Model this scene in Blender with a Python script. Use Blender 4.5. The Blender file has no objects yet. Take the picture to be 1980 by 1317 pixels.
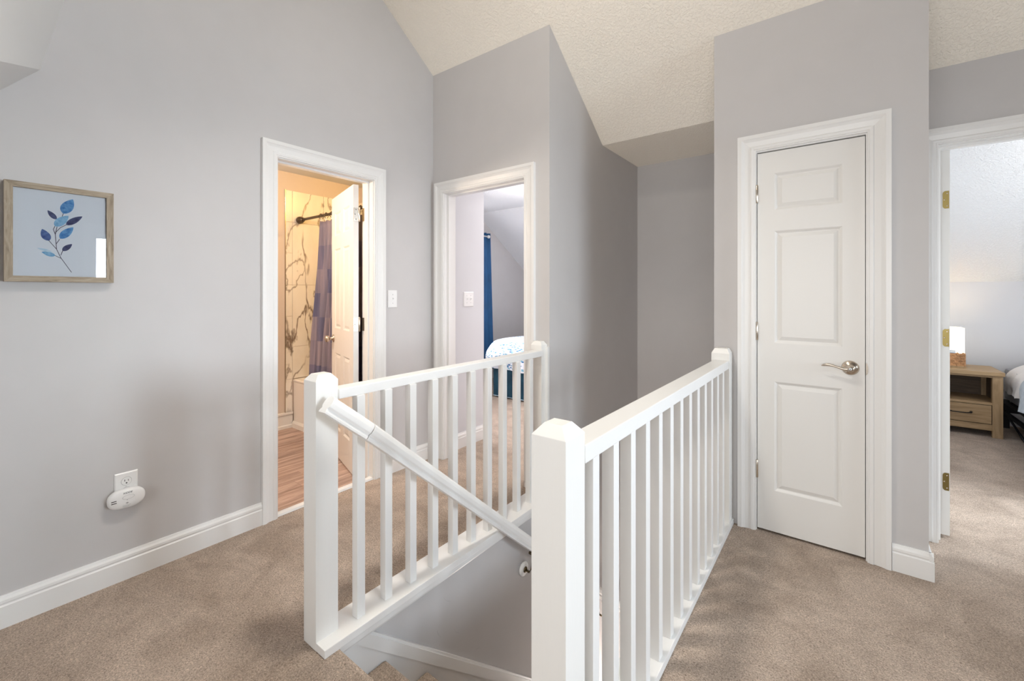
import bpy, bmesh, math, random
from mathutils import Matrix, Vector
random.seed(7)
sc = bpy.context.scene
COL = sc.collection

# ------------------------------------------------------------------ camera
cam_d = bpy.data.cameras.new('camera')
cam = bpy.data.objects.new('camera', cam_d)
COL.objects.link(cam)
cam.location = (0, 0, 1.26)
cam.rotation_euler = (math.pi/2, 0, 0.6508)
cam_d.sensor_width = 36
cam_d.lens = 840.29/1980*36
cam_d.shift_y = -(658.5-566.8)/1980
cam_d.clip_start = 0.02
sc.camera = cam

# ------------------------------------------------------------------ world + view
w = bpy.data.worlds.new('sky'); sc.world = w; w.use_nodes = True
nt = w.node_tree; bg = nt.nodes['Background']
bg.inputs[0].default_value = (0.80, 0.90, 1.0, 1); bg.inputs[1].default_value = 1.0
sc.view_settings.view_transform = 'Standard'
sc.view_settings.look = 'None'
sc.view_settings.gamma = 1
sc.view_settings.use_curve_mapping = False
sc.view_settings.exposure = 0.03

# ------------------------------------------------------------------ main lights (daylight at the windows, room lamps, added fills)
def area(name, loc, target, sx, sy, power, color, spread=None):
    d = bpy.data.lights.new(name, 'AREA'); d.shape = 'RECTANGLE'
    d.size = sx; d.size_y = sy; d.energy = power; d.color = color
    if spread: d.spread = math.radians(spread)
    o = bpy.data.objects.new(name, d); COL.objects.link(o)
    o.location = loc
    o.rotation_euler = (Vector(target)-Vector(loc)).to_track_quat('-Z', 'Y').to_euler()
    return o
def point(name, loc, power, color, r=.05):
    d = bpy.data.lights.new(name, 'POINT'); d.energy = power; d.color = color; d.shadow_soft_size = r
    o = bpy.data.objects.new(name, d); COL.objects.link(o); o.location = loc
    return o
COOL = (0.86, 0.93, 1.0)
area('east_window_daylight', (3.45, 1.85, 1.42), (-2.5, 0.30, 0.70), 1.15, 1.25, 38, (0.80, 0.90, 1.0), 80)
area('south_window_daylight', (0.1, -1.95, 1.38), (-0.1, 0, 1.38), 3.0, 1.15, 72, (1.0, 0.975, 0.95))
area('bedroom_east_daylight', (3.45, 4.1, 1.5), (0.8, 3.5, 0), 1.3, 1.3, 100, (0.84, 0.92, 1.0), 110)
point('right_bedroom_fill', (1.6, 4.3, 2.2), 14, (1.0, 0.96, 0.92), .12)  # unseen fill added to brighten the right bedroom
area('bedroom_west_daylight', (-4.4, 3.85, 1.5), (-1.9, 3.8, 0.2), 0.95, 1.1, 95, (0.98, 0.94, 1.0), 115)
point('blue_bedroom_fill', (-2.2, 3.9, 2.1), 34, (1.0, 0.94, 0.93), .12)  # added fill lifting the blue bedroom walls, no fixture there
point('hall_pendant_lamp', (-1.05, 1.1, 3.16), 17, (1.0, 0.92, 0.80), .09)
area('hall_pendant_downlight', (-1.05, 1.1, 3.05), (-1.05, 1.1, 0), .22, .22, 15, (1.0, 0.94, 0.85), 120)
point('shower_lamp', (-3.1, 2.45, 2.3), 15, (1.0, 0.57, 0.12), .04)
point('vanity_lamp', (-3.0, 0.75, 1.95), 40, (1.0, 0.80, 0.62), .06)
point('stair_fill', (-1.0, 2.9, -1.9), 30, (1.0, 0.93, 0.88), .1)  # unseen fill added from below for the stair walls and flat ceiling
point('bedside_lamp_bulb', (0.796, 5.815, 0.83), 3.0, (1.0, 0.82, 0.58), .03)

# ------------------------------------------------------------------ key dimensions
XL, YD, XG, YB, YC, YR, YF = -2.524, 2.306, -1.461, 3.769, 2.633, 3.051, 3.062
ZF = 2.388                         # flat ceiling
XCL, XCR = -0.576, 0.301           # closet box
XBW = -4.132                       # gable wall of bathroom and blue bedroom
YS, XE = -1.70, 3.20               # south and east walls
YK = 6.13                          # knee wall of the bedrooms
WT = .12
def zroof(y): return ZF+.731*(YF-y)
def zbed(y): return min(ZF, 1.37+.672*(YK-y))

# ------------------------------------------------------------------ materials
def new_mat(name, color, rough=.5, metal=0., spec=.5):
    m = bpy.data.materials.new(name); m.use_nodes = True
    b = m.node_tree.nodes['Principled BSDF']
    b.inputs['Base Color'].default_value = (*color, 1)
    b.inputs['Roughness'].default_value = rough
    b.inputs['Metallic'].default_value = metal
    b.inputs['Specular IOR Level'].default_value = spec
    return m, m.node_tree.nodes, m.node_tree.links, b
def pos_map(N, L, scale=(1, 1, 1), rot=(0, 0, 0), obj=False):
    mp = N.new('ShaderNodeMapping'); mp.inputs['Scale'].default_value = scale
    mp.inputs['Rotation'].default_value = rot
    if obj:
        g = N.new('ShaderNodeTexCoord'); L.new(g.outputs['Object'], mp.inputs[0])
    else:
        g = N.new('ShaderNodeNewGeometry'); L.new(g.outputs['Position'], mp.inputs[0])
    return mp.outputs[0]
def noise(N, L, vec, scale, detail=3, rough=.55, dist=0):
    n = N.new('ShaderNodeTexNoise'); n.inputs['Scale'].default_value = scale
    n.inputs['Detail'].default_value = detail; n.inputs['Roughness'].default_value = rough
    n.inputs['Distortion'].default_value = dist
    L.new(vec, n.inputs['Vector']); return n.outputs['Fac']
def ramp(N, L, fac, stops):
    r = N.new('ShaderNodeValToRGB'); e = r.color_ramp.elements
    while len(e) < len(stops): e.new(.5)
    for k, (p, c) in enumerate(stops):
        e[k].position = p; e[k].color = (*c, 1) if len(c) == 3 else c
    L.new(fac, r.inputs[0]); return r.outputs[0]
def bump(N, L, b, h, strength, dist=.01):
    n = N.new('ShaderNodeBump'); n.inputs['Strength'].default_value = strength
    n.inputs['Distance'].default_value = dist
    L.new(h, n.inputs['Height']); L.new(n.outputs[0], b.inputs['Normal']); return n
def mixc(N, L, fac, a, c, mode='MIX'):
    m = N.new('ShaderNodeMix'); m.data_type = 'RGBA'; m.blend_type = mode
    for s, v in ((0, fac), (6, a), (7, c)):
        if hasattr(v, 'links') or hasattr(v, 'is_linked'): L.new(v, m.inputs[s])
        elif isinstance(v, (int, float)): m.inputs[s].default_value = v
        else: m.inputs[s].default_value = (*v, 1)
    return m.outputs[2]
def simple(name, color, rough=.5, metal=0., spec=.5, bs=0, bscale=100, dist=.002, var=0.):
    m, N, L, b = new_mat(name, color, rough, metal, spec)
    v = pos_map(N, L)
    if bs: bump(N, L, b, noise(N, L, v, bscale, 3), bs, dist)
    if var:
        f = noise(N, L, v, 6, 3)
        c = ramp(N, L, f, [(.3, tuple(x*(1-var) for x in color)), (.7, tuple(min(1, x*(1+var)) for x in color))])
        L.new(c, b.inputs['Base Color'])
    return m
M = {}
M['wall'] = simple('wall_paint', (.585, .570, .566), .62, spec=.35, bs=.10, bscale=260, dist=.001, var=.012)
M['daylit_wall'] = simple('daylit_wall_paint', (.66, .66, .68), .6, spec=.35, bs=.10, bscale=260, dist=.001)  # bedroom walls: same paint, with the bluish daylight put into the colour
M['bath_wall'] = simple('bathroom_paint', (.66, .58, .52), .6, spec=.35)
M['trim'] = simple('trim_paint', (.82, .815, .80), .34, spec=.5, bs=.05, bscale=60, dist=.001)
M['door'] = simple('door_paint', (.80, .79, .765), .38, spec=.5)
M['plastic'] = simple('white_plastic', (.84, .84, .83), .3)
M['tub'] = simple('tub_enamel', (.86, .83, .80), .12)
M['black'] = simple('black_plastic', (.012, .012, .012), .4)
M['black_metal'] = simple('black_metal', (.015, .015, .017), .42, .6)
M['nickel'] = simple('satin_nickel', (.62, .55, .47), .24, 1.)
M['brass'] = simple('aged_brass', (.30, .235, .09), .36, 1.)
M['dark_brass'] = simple('dark_brass', (.17, .13, .075), .35, 1.)
M['bronze'] = simple('oiled_bronze', (.11, .085, .065), .4, .8)
M['grey_print'] = simple('grey_print', (.42, .42, .42), .5)
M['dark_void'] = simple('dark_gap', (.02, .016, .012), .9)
# ceiling: knockdown texture
def ceiling_mat(name, color, s):
    m, N, L, b = new_mat(name, color, .9, spec=.1)
    v = pos_map(N, L)
    n1 = noise(N, L, v, 75, 2, .5, .6)
    r = ramp(N, L, n1, [(.42, (0, 0, 0)), (.60, (1, 1, 1))])
    bump(N, L, b, r, s, .006)
    return m
M['ceiling'] = ceiling_mat('ceiling_texture', (.97, .92, .825), .42)
M['ceiling_white'] = ceiling_mat('ceiling_texture_white', (.84, .85, .86), .40)
M['ceiling_smooth'] = simple('smooth_ceiling_paint', (.68, .69, .69), .7, spec=.2, bs=.08, bscale=200)
# brushed newel paint
m, N, L, b = new_mat('brushed_white_paint', (.83, .82, .79), .42)
v = pos_map(N, L, (1, 1, .06))
bump(N, L, b, noise(N, L, v, 170, 3), .30, .0015); M['newel'] = m
# carpet
def carpet(name, ca, cb, cc):
    m, N, L, b = new_mat(name, ca, .95, spec=.08)
    v = pos_map(N, L)
    f1 = noise(N, L, v, 190, 4, .72, .8); f2 = noise(N, L, v, 3.4, 3, .6, 1.0); f3 = noise(N, L, v, 22, 3, .6, .5)
    c1 = ramp(N, L, f1, [(.33, cc), (.50, ca), (.66, cb)])
    c2 = ramp(N, L, f2, [(.35, (.80, .775, .75)), (.62, (1.13, 1.14, 1.15))])
    c3 = ramp(N, L, f3, [(.3, (.92, .92, .92)), (.7, (1.06, 1.06, 1.06))])
    c = mixc(N, L, 1., c1, c2, 'MULTIPLY'); c = mixc(N, L, 1., c, c3, 'MULTIPLY')
    L.new(c, b.inputs['Base Color'])
    b.inputs['Sheen Weight'].default_value = .25
    bump(N, L, b, f1, .9, .008)
    return m
M['carpet'] = carpet('beige_carpet', (.50, .385, .295), (.76, .61, .49), (.21, .145, .10))
# marble
m, N, L, b = new_mat('marble_tile', (.85, .80, .72), .28)
v = pos_map(N, L, (1, 1.3, .60), (.62, 0, 0))
n1 = noise(N, L, v, 1.7, 5, .48, .25)
wav = N.new('ShaderNodeMath'); wav.operation = 'SUBTRACT'; wav.inputs[1].default_value = .5; L.new(n1, wav.inputs[0])
ab = N.new('ShaderNodeMath'); ab.operation = 'ABSOLUTE'; L.new(wav.outputs[0], ab.inputs[0])
vein = ramp(N, L, ab.outputs[0], [(0., (1, 1, 1)), (.005, (.8, .8, .8)), (.014, (0, 0, 0))])
n2 = noise(N, L, v, 2.3, 2)
msk = ramp(N, L, n2, [(.38, (0, 0, 0)), (.60, (1, 1, 1))])
vm = mixc(N, L, 1., vein, msk, 'MULTIPLY')
nb = noise(N, L, pos_map(N, L, (1, .9, .45), (.95, 0, 0)), 2.2, 6, .5, .3)
sb = N.new('ShaderNodeMath'); sb.operation = 'SUBTRACT'; sb.inputs[1].default_value = .47; L.new(nb, sb.inputs[0])
abb = N.new('ShaderNodeMath'); abb.operation = 'ABSOLUTE'; L.new(sb.outputs[0], abb.inputs[0])
vb = ramp(N, L, abb.outputs[0], [(0., (.8, .8, .8)), (.004, (.5, .5, .5)), (.010, (0, 0, 0))])
vm = mixc(N, L, 1., vm, vb, 'LIGHTEN')
base = ramp(N, L, noise(N, L, v, 3, 6), [(.35, (.80, .75, .69)), (.6, (.88, .85, .80))])
L.new(mixc(N, L, vm, base, (.20, .15, .12)), b.inputs['Base Color']); M['marble'] = m
# vinyl plank
def wood(name, cols, stretch=(55, 2.6, 10), rough=.4, obj=False, seed=True, nd=6):
    m, N, L, b = new_mat(name, cols[1], rough)
    v = pos_map(N, L, stretch, obj=obj)
    if seed:
        oi = N.new('ShaderNodeObjectInfo'); ad = N.new('ShaderNodeVectorMath'); ad.operation = 'ADD'
        ml = N.new('ShaderNodeMath'); ml.operation = 'MULTIPLY'; ml.inputs[1].default_value = 37.
        L.new(oi.outputs['Random'], ml.inputs[0]); L.new(v, ad.inputs[0]); L.new(ml.outputs[0], ad.inputs[1]); v = ad.outputs[0]
    f = noise(N, L, v, 1., nd, .65, 1.2)
    c = ramp(N, L, f, [(.28, cols[0]), (.5, cols[1]), (.70, cols[2])])
    if seed:
        t = ramp(N, L, oi.outputs['Random'], [(0, (.82, .80, .78)), (1, (1.1, 1.08, 1.05))])
        c = mixc(N, L, 1., c, t, 'MULTIPLY')
    L.new(c, b.inputs['Base Color']); bump(N, L, b, f, .12, .002)
    return m
M['plank'] = wood('vinyl_plank', [(.20, .13, .10), (.46, .33, .28), (.68, .54, .48)], (26, 1.9, 10), .42)
M['oak_x'] = wood('rustic_oak', [(.21, .13, .06), (.34, .225, .115), (.42, .29, .165)], (3, 30, 42), .5, seed=False)
M['oak_z'] = wood('rustic_oak_upright', [(.22, .14, .07), (.34, .225, .115), (.42, .29, .165)], (40, 30, 3), .5, seed=False)
M['oak_shaded'] = wood('rustic_oak_shaded', [(.05, .032, .018), (.09, .058, .034), (.13, .085, .05)], (3, 30, 42), .6, seed=False)  # same oak, darkened to paint the shade inside the nightstand
M['frame_y'] = wood('grey_oak_moulding', [(.19, .145, .095), (.34, .275, .20), (.44, .37, .28)], (60, 9, 90), .6, seed=False)
M['frame_z'] = wood('grey_oak_moulding_upright', [(.19, .145, .095), (.34, .275, .20), (.44, .37, .28)], (60, 90, 9), .6, seed=False)
M['paper'] = simple('print_paper', (.80, .82, .85), .7, spec=.1)
def wash(name, a, c, sc_=60):
    m, N, L, b = new_mat(name, a, .8, spec=.1)
    f = noise(N, L, pos_map(N, L), sc_, 4, .6)
    L.new(ramp(N, L, f, [(.35, a), (.65, c)]), b.inputs['Base Color']); return m
M['leaf_blue'] = wash('watercolour_blue', (.045, .20, .50), (.20, .44, .70))
M['leaf_light'] = wash('watercolour_pale_blue', (.13, .36, .60), (.36, .60, .78))
M['leaf_navy'] = wash('watercolour_navy', (.035, .04, .11), (.10, .12, .24))
M['leaf_mid'] = wash('watercolour_indigo', (.04, .075, .25), (.13, .22, .45))
M['leaf_faint'] = wash('watercolour_faint_blue', (.42, .62, .74), (.66, .76, .82))
M['stem_ink'] = simple('stem_ink', (.055, .045, .08), .8)
# glass
def glass(name, rough, f):
    m = bpy.data.materials.new(name); m.use_nodes = True
    N, L = m.node_tree.nodes, m.node_tree.links
    N.clear(); out = N.new('ShaderNodeOutputMaterial'); mx = N.new('ShaderNodeMixShader')
    tr = N.new('ShaderNodeBsdfTransparent'); gl = N.new('ShaderNodeBsdfGlossy'); fr = N.new('ShaderNodeFresnel')
    fr.inputs[0].default_value = f; gl.inputs['Roughness'].default_value = rough
    L.new(fr.outputs[0], mx.inputs[0]); L.new(tr.outputs[0], mx.inputs[1]); L.new(gl.outputs[0], mx.inputs[2])
    L.new(mx.outputs[0], out.inputs[0]); return m
M['glass'] = glass('clear_glass', .0, 1.5)
# curtains
m, N, L, b = new_mat('patchwork_shower_fabric', (.4, .38, .5), .75)
v = pos_map(N, L, (1, 1, 1))
br = N.new('ShaderNodeTexBrick'); br.inputs['Scale'].default_value = 1.
br.inputs['Color1'].default_value = (.40, .36, .40, 1); br.inputs['Color2'].default_value = (.17, .18, .30, 1)
br.inputs['Mortar'].default_value = (.33, .31, .38, 1); br.inputs['Mortar Size'].default_value = .001
br.inputs['Brick Width'].default_value = .13; br.inputs['Row Height'].default_value = .21
sx = N.new('ShaderNodeSeparateXYZ'); cx_ = N.new('ShaderNodeCombineXYZ'); L.new(v, sx.inputs[0])
L.new(sx.outputs[0], cx_.inputs[0]); L.new(sx.outputs[2], cx_.inputs[1]); L.new(cx_.outputs[0], br.inputs[0])
st = noise(N, L, pos_map(N, L, (60, 10, 1.5)), 1.5, 3)
L.new(mixc(N, L, 1., br.outputs[0], ramp(N, L, st, [(.35, (.75, .8, .95)), (.65, (1.35, 1.25, 1.3))]), 'MULTIPLY'), b.inputs['Base Color'])
tlb = N.new('ShaderNodeBsdfTranslucent'); mxs = N.new('ShaderNodeMixShader'); mxs.inputs[0].default_value = .4
L.new(br.outputs[0], tlb.inputs[0]); L.new(b.outputs[0], mxs.inputs[1]); L.new(tlb.outputs[0], mxs.inputs[2]); L.new(mxs.outputs[0], N['Material Output'].inputs[0])
M['shower_fabric'] = m
M['blue_fabric'] = simple('blue_curtain_fabric', (.012, .085, .22), .7, bs=.2, bscale=300, var=.15)
M['velvet'] = simple('blue_velvet', (.010, .075, .13), .7, bs=.25, bscale=30, dist=.004, var=.35)
M['piping'] = simple('pale_blue_piping', (.45, .60, .70), .6)
m, N, L, b = new_mat('leaf_print_duvet', (.85, .88, .92), .8)
v = pos_map(N, L, (1, 1, 1), (.4, .3, .6))
def leaves(scale, thr, rot):
    vv = pos_map(N, L, (1, 3.2, 2.2), rot)
    vo = N.new('ShaderNodeTexVoronoi'); vo.inputs['Scale'].default_value = scale; L.new(vv, vo.inputs['Vector'])
    return ramp(N, L, vo.outputs['Distance'], [(thr, (1, 1, 1)), (thr+.05, (0, 0, 0))])
c = mixc(N, L, leaves(17, .33, (.5, .2, .7)), (.74, .77, .82), (.04, .16, .36))
c = mixc(N, L, leaves(21, .30, (-.6, .9, -.4)), c, (.16, .42, .55))
L.new(c, b.inputs['Base Color']); M['duvet'] = m
M['comforter'] = simple('grey_blue_comforter', (.50, .55, .60), .85, bs=.8, bscale=38, dist=.012, var=.16)
M['sheet'] = simple('white_pillow_cotton', (.80, .77, .76), .85, bs=.5, bscale=25, dist=.01)
M['mattress'] = simple('grey_mattress', (.30, .30, .32), .9)
M['weave'] = simple('woven_rattan', (.38, .19, .08), .55, bs=.3, bscale=120, var=.35)
m, N, L, b = new_mat('lit_lamp_shade', (.9, .86, .75), .8)
b.inputs['Emission Color'].default_value = (1., .86, .62, 1); b.inputs['Emission Strength'].default_value = 1.05
M['shade'] = m
M['clock'] = simple('grey_blue_plastic', (.30, .36, .45), .3)
M['clock_pale'] = simple('pale_plastic_face', (.68, .70, .70), .3)
M['lampglass'] = simple('opal_glass', (.9, .88, .82), .3)

# ------------------------------------------------------------------ mesh helpers
class MB:
    def __init__(s): s.v = []; s.f = []; s.s = []
    def add(s, vs, fs, smooth=False):
        n = len(s.v); s.v += [tuple(p) for p in vs]; s.f += [tuple(i+n for i in f) for f in fs]; s.s += [smooth]*len(fs); return s
    def box(s, x0, x1, y0, y1, z0, z1):
        return s.add([(x0,y0,z0),(x1,y0,z0),(x1,y1,z0),(x0,y1,z0),(x0,y0,z1),(x1,y0,z1),(x1,y1,z1),(x0,y1,z1)],
            [(0,3,2,1),(4,5,6,7),(0,1,5,4),(1,2,6,5),(2,3,7,6),(3,0,4,7)])
    def prism(s, poly, axis, a, b, smooth=False):
        """poly 2D extruded along axis: x -> (y,z), y -> (x,z), z -> (x,y)"""
        def p(u, v, t): return {'x': (t, u, v), 'y': (u, t, v), 'z': (u, v, t)}[axis]
        n = len(poly); vs = [p(u, v, a) for u, v in poly]+[p(u, v, b) for u, v in poly]
        fs = [tuple(range(n)), tuple(range(2*n-1, n-1, -1))]
        s.add(vs, fs)
        base = len(s.v)-2*n
        for i in range(n):
            j = (i+1) % n; s.f.append((base+i, base+j, base+n+j, base+n+i)); s.s.append(smooth)
        return s
    def loft(s, rings, cap=True, smooth=True, closed=True):
        n = len(rings[0]); vs = [p for r in rings for p in r]; fs = []
        for k in range(len(rings)-1):
            for i in range(n if closed else n-1):
                j = (i+1) % n; fs.append((k*n+i, k*n+j, (k+1)*n+j, (k+1)*n+i))
        s.add(vs, fs, smooth)
        if cap and closed:
            b = len(s.v)-len(vs)
            s.f.append(tuple(b+i for i in range(n-1, -1, -1))); s.s.append(False)
            s.f.append(tuple(b+(len(rings)-1)*n+i for i in range(n))); s.s.append(False)
        return s
    def tube(s, pts, r, seg=10, smooth=True):
        rings = []; pts = [Vector(p) for p in pts]
        rs = r if isinstance(r, (list, tuple)) else [r]*len(pts)
        up = Vector((0, 0, 1))
        for k, p in enumerate(pts):
            d = (pts[min(k+1, len(pts)-1)]-pts[max(k-1, 0)]).normalized()
            u = up if abs(d.dot(up)) < .95 else Vector((1, 0, 0))
            a = d.cross(u).normalized(); b_ = a.cross(d).normalized()
            rings.append([tuple(p+(a*math.cos(t)+b_*math.sin(t))*rs[k]) for t in [2*math.pi*i/seg for i in range(seg)]])
        return s.loft(rings, smooth=smooth)
    def lathe(s, prof, c, axis='z', seg=24, sign=1, smooth=True):
        """prof list of (r, h) along axis from c"""
        rings = []
        for r, h in prof:
            ring = []
            for i in range(seg):
                t = 2*math.pi*i/seg; a, b_ = r*math.cos(t), r*math.sin(t); h_ = h*sign
                ring.append({'z': (c[0]+a, c[1]+b_, c[2]+h_), 'x': (c[0]+h_, c[1]+a, c[2]+b_), 'y': (c[0]+a, c[1]+h_, c[2]+b_)}[axis])
            rings.append(ring)
        return s.loft(rings, smooth=smooth)
def fin_mesh(mb, name, tri=False, bevel=0., seg=2):
    me = bpy.data.meshes.new(name); me.from_pydata(mb.v, [], mb.f)
    for p, sm in zip(me.polygons, mb.s): p.use_smooth = sm
    bm = bmesh.new(); bm.from_mesh(me)
    bmesh.ops.recalc_face_normals(bm, faces=bm.faces)
    if bevel: bmesh.ops.bevel(bm, geom=list(bm.edges), offset=bevel, segments=seg, affect='EDGES', clamp_overlap=True, profile=.6)
    if tri: bmesh.ops.triangulate(bm, faces=[f for f in bm.faces if len(f.verts) > 4])
    bm.to_mesh(me); bm.free(); return me
WL = {}
def tag(o, label=None, cat=None, group=None, kind=None):
    for k, v_ in (('label', label), ('category', cat), ('group', group), ('kind', kind)):
        if v_: o[k] = v_
    return o
def obj(name, mb, mat, parent=None, local=False, bevel=0., tri=False, label=None, seg=2):
    """one mesh object; vertices are world coordinates unless local (then in the parent's frame)"""
    off = Vector((0, 0, 0)) if (local or parent is None) else WL[parent.name]
    lo = [min(p[i] for p in mb.v) for i in range(3)]; hi = [max(p[i] for p in mb.v) for i in range(3)]
    c = Vector([(lo[i]+hi[i])/2 for i in range(3)])
    mb.v = [tuple(Vector(p)-c) for p in mb.v]
    me = fin_mesh(mb, name, tri, bevel, seg); me.materials.append(mat)
    o = bpy.data.objects.new(name, me); COL.objects.link(o)
    o.parent = parent; o.location = c-off; WL[o.name] = c if not local else Vector((0, 0, 0))
    if local: WL[o.name] = c+(WL.get(parent.name+'_loc', Vector((0, 0, 0))) if parent else Vector()); WL[o.name+'_loc'] = c+WL.get(parent.name+'_loc', Vector((0, 0, 0)))
    if label: o['label'] = label
    return o
def sub_local(name, mb, mat, parent, **k):
    """child of a local part: vertices in the root's frame"""
    o = obj(name, mb, mat, parent, local=True, **k)
    o.location = o.location-WL[parent.name+'_loc']
    return o
def empty(name, loc, rotz=0):
    o = bpy.data.objects.new(name, None); COL.objects.link(o); o.location = loc; o.rotation_euler = (0, 0, rotz)
    o.empty_display_size = .1; WL[o.name] = Vector(loc); return o
def clone(o, delta=None, loc=None, parent=None):
    c = o.copy(); COL.objects.link(c); c.parent = parent or o.parent
    if delta is not None: c.location = o.location+Vector(delta)
    if loc is not None: c.location = loc
    WL[c.name] = WL.get(o.name, Vector())+(Vector(delta) if delta is not None else Vector()); return c
def struct(name, mb, mat, tri=True, bevel=0., parent=None):
    o = obj(name, mb, mat, parent, tri=tri, bevel=bevel)
    if not parent: o['kind'] = 'structure'
    return o

# ------------------------------------------------------------------ floors
m_ = MB()
m_.box(XL, XE, YS, .853, -.12, 0)                       # near hall
m_.box(XL, -1.475, .853, YD, -.12, 0)                  # left strip beside stair
m_.box(-.56, XE, .853, 3.2, -.12, 0)                   # right strip
struct('floor', m_, M['carpet'], tri=False)
m_ = MB().box(XBW, XG-.12, YD, YK, -.12, 0); m_.box(XG-.12, -.21, YB+.12, YK, -.12, 0)
struct('floor', m_, M['carpet'], tri=False)
struct('floor', MB().box(XCR-.1, XE, 3.2, YK, -.12, 0), M['carpet'], tri=False)
fb = struct('floor', MB().box(XBW, XL-.035, .35, 2.0, -.12, -.004), M['dark_void'], tri=False)
# bathroom planks: each its own piece
pw, pl = .152, 1.22
i = 0; x = XBW+.005
while x < XL-.04:
    y = .35-random.random()*1.0
    while y < 2.0:
        y0, y1 = max(y, .36), min(y+pl, 1.995); x1 = min(x+pw, XL-.037)
        if y1-y0 > .03:
            obj('plank', MB().box(x, x1-.0015, y0, y1-.0015, -.004, .004+random.random()*.0006), M['plank'], fb)
        y += pl
    x += pw
tag(struct('trim_1', MB().prism([(XL-.045, 0), (XL-.045, .012), (XL-.030, .016), (XL-.008, .012), (XL-.002, 0)], 'y', 1.145, 1.765), M['trim']))

# ------------------------------------------------------------------ walls
ytop = lambda y: zroof(y)+.04
# left wall with the bathroom doorway
poly = [(YS-.1, 0), (1.130, 0), (1.130, 2.037), (1.780, 2.037), (1.780, 0), (YD+.12, 0), (YD+.12, ytop(YD+.12)), (.62, 4.21), (-.1, 4.3), (YS-.1, 2.6)]
struct('wall_left', MB().prism(poly, 'x', XL-WT, XL), M['wall'])
# wall with the blue bedroom doorway
poly = [(XL, 0), (-2.415, 0), (-2.415, 2.035), (-1.640, 2.035), (-1.640, 0), (XG-.13, 0), (XG-.13, zroof(YD)+.02), (XL, zroof(YD)+.02)]
struct('wall_far', MB().prism(poly, 'y', YD, YD+WT), M['wall'])
# stair side wall (left of the stairwell), upper part rises to the ceiling beyond the doorway wall
poly = [(.60, -2.75), (YB+.1, -2.75), (YB+.1, ZF+.02), (YF, ZF+.02), (YD+WT, zroof(YD+WT)+.02), (YD, zroof(YD)+.02), (YD, -.02), (.60, -.02)]
struct('wall_stair', MB().prism(poly, 'x', XG-.13, XG), M['wall'])
struct('wall_back', MB().box(XG-.13, XCR, YB, YB+WT, -2.75, ZF+.05), M['wall'])
struct('wall_stair_right', MB().box(XCL, XCL+.10, .60, YB, -2.75, -.12), M['wall'])
struct('wall_stair_near', MB().box(XG-.13, XCL+.1, .50, .60, -2.75, -.125), M['wall'])
struct('floor', MB().box(XG-.13, XCL+.1, .62, YB+.1, -2.85, -2.75), M['carpet'], tri=False)
# closet box
poly = [(XCL, 0), (-.382, 0), (-.382, 2.022), (.102, 2.022), (.102, 0), (XCR, 0), (XCR, zroof(YC)+.02), (XCL, zroof(YC)+.02)]
struct('wall_closet', MB().prism(poly, 'y', YC, YC+WT), M['wall'])
poly = [(YC+WT, 0), (YB, 0), (YB, ZF+.03), (YF, ZF+.03), (YC+WT, zroof(YC+WT)+.03)]
struct('wall_closet_left', MB().prism(poly, 'x', XCL, XCL+.1), M['wall'])
poly = [(YC+WT, 0), (YK, 0), (YK, 1.45), (4.62, ZF+.04), (YF, ZF+.03), (YC+WT, zroof(YC+WT)+.03)]
struct('wall_closet_right', MB().prism(poly, 'x', XCR-.1, XCR), M['wall'])
struct('wall_closet_inside', MB().box(XCL+.1, XCR-.1, 3.5, 3.6, 0, ZF+.03), M['wall'])
# wall with the right bedroom doorway
poly = [(XCR, 0), (.367, 0), (.367, 2.022), (1.195, 2.022), (1.195, 0), (XE, 0), (XE, ZF+.02), (XCR, ZF+.02)]
struct('wall_right', MB().prism(poly, 'y', YR, YR+WT), M['wall'])
# east wall with two windows, one in the hall and one in the bedroom
def wall_with_holes(axis, a0, a1, z1, holes, t0, t1):
    mb = MB(); cuts = sorted(holes); a = a0
    for (h0, h1, g0, g1) in cuts:
        for (p0, p1, q0, q1) in ((a, h0, 0, z1), (h0, h1, 0, g0), (h0, h1, g1, z1)):
            if axis == 'x': mb.box(t0, t1, p0, p1, q0, q1)
            else: mb.box(p0, p1, t0, t1, q0, q1)
        a = h1
    if axis == 'x': mb.box(t0, t1, a, a1, 0, z1)
    else: mb.box(a, a1, t0, t1, 0, z1)
    return mb
struct('wall_east', wall_with_holes('x', YS-.1, YK, 4.3, [(1.25, 2.47, .75, 2.13), (3.55, 4.85, .75, 2.1)], XE, XE+WT), M['wall'], tri=False)
struct('wall_south', wall_with_holes('y', XL, XE, 2.6, [(-1.7, 1.7, .80, 2.10)], YS-.1, YS), M['wall'], tri=False)
struct('wall_bedroom_knee', MB().box(XBW, XE, YK, YK+.1, 0, 1.45), M['daylit_wall'], tri=False)
# bathroom and blue bedroom
struct('wall_gable', wall_with_holes('x', .25, YK, 2.45, [(3.35, 4.30, .9, 2.0)], XBW-.1, XBW), M['wall'], tri=False)
struct('wall_bathroom_north', MB().box(XBW, XL-WT, 2.72, 2.80, 0, ZF+.05), M['bath_wall'])
struct('wall_bathroom_south', MB().box(XBW, XL-WT, .25, .35, 0, ZF+.05), M['bath_wall'])
struct('wall_bathroom_lining', MB().box(XBW, XBW+.012, .35, 2.72, 0, ZF+.01), M['bath_wall'])
struct('wall_bedroom_nook', MB().box(XL-.03, -2.486, YD+WT, 2.86, 0, ZF+.03), M['daylit_wall'])
struct('wall_bedroom_divider', MB().box(XBW, XL-.03, 2.80, 2.86, 0, ZF+.03), M['daylit_wall'])
struct('wall_bedroom_east', MB().box(-.31, -.21, YB+.12, YK, 0, ZF+.05), M['wall'])

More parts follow.
